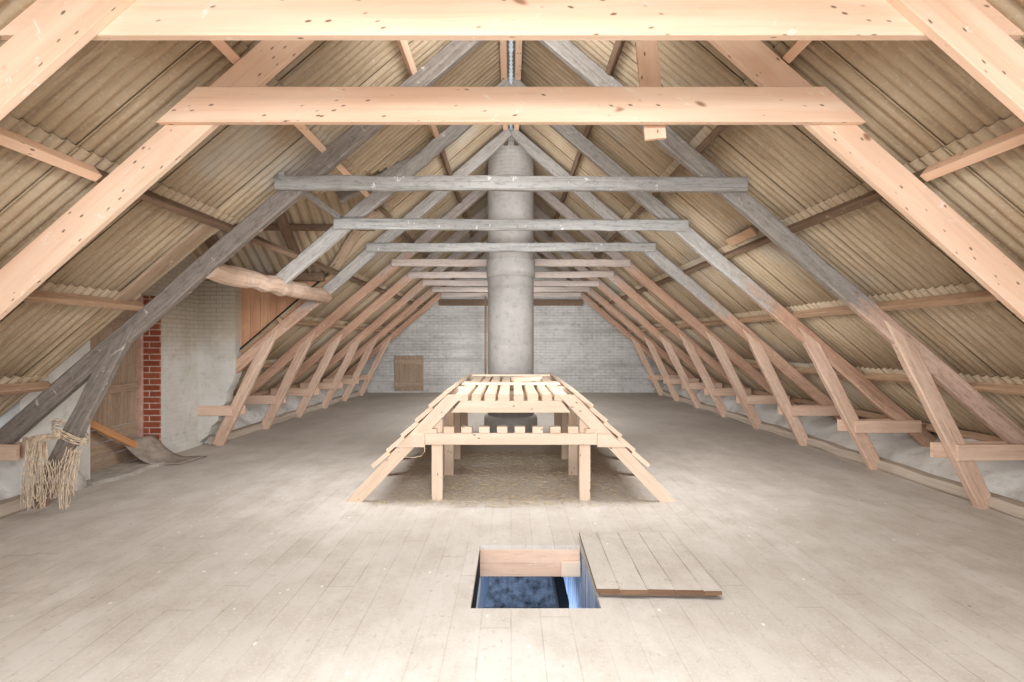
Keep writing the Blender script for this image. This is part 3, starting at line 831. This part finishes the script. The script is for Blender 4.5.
# room below, only what shows through the hatch
b = MB(); b.box(-2.2, 2.4, 2.2, 7.2, -2.3, -2.25, ch=0); struct(b.build('floor_lower', M['slate']))
b = MB(); b.box(-2.25, 2.45, 7.15, 7.2, -2.3, -.04, ch=0); b.box(-2.25, -2.2, 2.2, 7.2, -2.3, -.04, ch=0); b.box(2.4, 2.45, 2.2, 7.2, -2.3, -.04, ch=0); b.box(-2.25, 2.45, 2.15, 2.2, -2.3, -.04, ch=0)
struct(b.build('wall_lower', M['slate']))
b = MB(); b.box(.45, .585, 2.8, 5.6, -1.02, -.885); single('lower_beam', b, M['tar'], 'black beam down in the blue space under the floor hole', 'beam', (.5, 2.8, -1.02))

# the lid, taken off and laid to the right of the hole
lid = thing('trapdoor', (.93, 3.52, 0), 'dusty plank trapdoor lifted off and lying on the floor right of the open hole', 'trapdoor')
lid.rotation_euler = (math.radians(-1.2), 0, math.radians(-1.5))
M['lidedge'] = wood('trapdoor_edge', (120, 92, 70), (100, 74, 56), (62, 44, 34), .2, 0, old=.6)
M['lidwood'] = wood('dusty_lid', (214, 205, 194), (202, 192, 179), (182, 168, 153), .1, .9, (226, 219, 210), .5)
lw = [.143, .172, .172, .172, .11]; x = -.385; rr = random.Random(6)
for w_ in lw:
    b = MB(); b.beam((x + w_ / 2, -.49 + rr.uniform(-.006, .006), .05), (x + w_ / 2, .49, .05), w_ - .0015, .026, (1, 0, 0), seg=4, jit=.0008, ch=.004, rnd=rr)
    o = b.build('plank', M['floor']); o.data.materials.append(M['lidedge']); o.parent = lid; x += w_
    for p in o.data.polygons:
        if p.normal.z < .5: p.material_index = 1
for yy in (-.40, .36):
    b = MB(); b.box(-.36, .37, yy - .05, yy + .05, .002, .037); o = b.build('batten', M['purlin']); o.parent = lid

# ------------------------------------------------------------------ odds and ends
b = MB(); b.beam((.905, 3.285, 3.62), (.968, 3.285, 2.965), .028, .142, (0, 1, 0), ch=.003)
single('hanger_board', b, M['pine'], 'short upright new pine board nailed behind the second collar, right of centre', 'board', (.94, 3.285, 3.0))
b = MB(); b.beam((2.63, 5.3, RT(2.63) + .045), (2.63, 5.92, RT(2.63) + .045), .022, .11, (.5, 0, .5), seg=2, jit=.003)
single('packing_board', b, M['purlin_pale'], 'short brown board set on the third purlin of the right slope', 'board', (2.63, 5.3, RT(2.63)))
# far gable: hatch, beam, post
d = thing('door_2', (-3.28, YF, 0), None, None, None, 'structure')
b = MB(); x = -3.745
for i in range(6): b.box(x + i * .155 + .003, x + (i + 1) * .155 - .003, YF - .035, YF - .01, .06, 1.19)
b.build('door_leaf', M['oldboard'], d)
for z in (.16, .90):
    b = MB(); b.box(-3.74, -2.82, YF - .06, YF - .035, z, z + .17); b.build('ledge', M['oldboard'], d)
b = MB(); b.box(-2.3, 2.3, YF - .1, YF, 2.80, 3.0); single('wall_beam', b, M['purlin'], 'dark beam across the top of the whitewashed far gable wall', 'beam', (-2.3, YF, 2.8))
b = MB(); b.box(-.79, -.73, 14.6, 14.66, 0, 3.0); single('prop_post', b, M['purlin'], 'thin dark upright just left behind the chimney', 'post', (-.76, 14.6, 0))

# ------------------------------------------------------------------ ground outside
b = MB(); b.box(-40, 40, -40, 60, -3.2, -3.1, ch=0); struct(b.build('ground', M['soil']))

# ------------------------------------------------------------------ camera and light
cam = bpy.data.cameras.new('camera'); co = bpy.data.objects.new('camera', cam); COL.objects.link(co)
co.location = (0, 0, EYE); co.rotation_euler = (math.pi / 2, 0, 0)
cam.sensor_width = 36; cam.lens = 490 / 1024 * 36; cam.shift_x = 1 / 1024; cam.shift_y = 2 / 1024; cam.clip_start = .05
SC.camera = co
def area(name, loc, rot, sx, sy, power, col=(1, 1, 1)):
    l = bpy.data.lights.new(name, 'AREA'); l.shape = 'RECTANGLE'; l.size = sx; l.size_y = sy; l.energy = power; l.color = col
    o = bpy.data.objects.new(name, l); COL.objects.link(o); o.location = loc; o.rotation_euler = rot; return o
area('window_daylight', (0, YB + .05, 1.75), (math.radians(90), 0, 0), 4.0, 2.2, 235, (.95, .98, 1))  # added area light just inside the unseen back opening
area('loft_lamp', (0, .9, 2.85), (math.radians(14), 0, 0), 2.0, .9, 125, (.95, .98, 1))  # unseen fill light added to brighten the near floor
for (x, y, e) in ((-1.4, 5.0, 50), (1.4, 5.0, 50), (-1.0, 9.4, 42), (1.0, 9.4, 42), (0, 12.25, 62)):
    area('loft_lamp', (x, y, 2.3), (math.radians(46), 0, 0), 1.3, .8, e, (.95, .98, 1))  # unseen fills added along the attic to lift its far part
area('ridge_lamp', (0, 3.5, 4.05), (math.radians(92), 0, 0), .9, .5, 25, (.97, .99, 1))  # unseen fill added under the ridge to rake the upper sheets
area('ridge_lamp', (0, 6.5, 3.95), (math.radians(92), 0, 0), .8, .4, 13, (.97, .99, 1))  # second added fill, farther along the ridge
area('lower_daylight', (-2.1, 4.2, -1.1), (0, math.radians(-75), 0), 1.6, 1.8, 230, (.60, .77, 1))
w = bpy.data.worlds.new('world'); SC.world = w; w.use_nodes = True
bg = w.node_tree.nodes['Background']; bg.inputs[0].default_value = (.72, .82, 1, 1); bg.inputs[1].default_value = 1.6
SC.view_settings.view_transform = 'Standard'; SC.view_settings.look = 'None'; SC.view_settings.gamma = 1
SC.view_settings.use_curve_mapping = False; SC.view_settings.exposure = 0.36
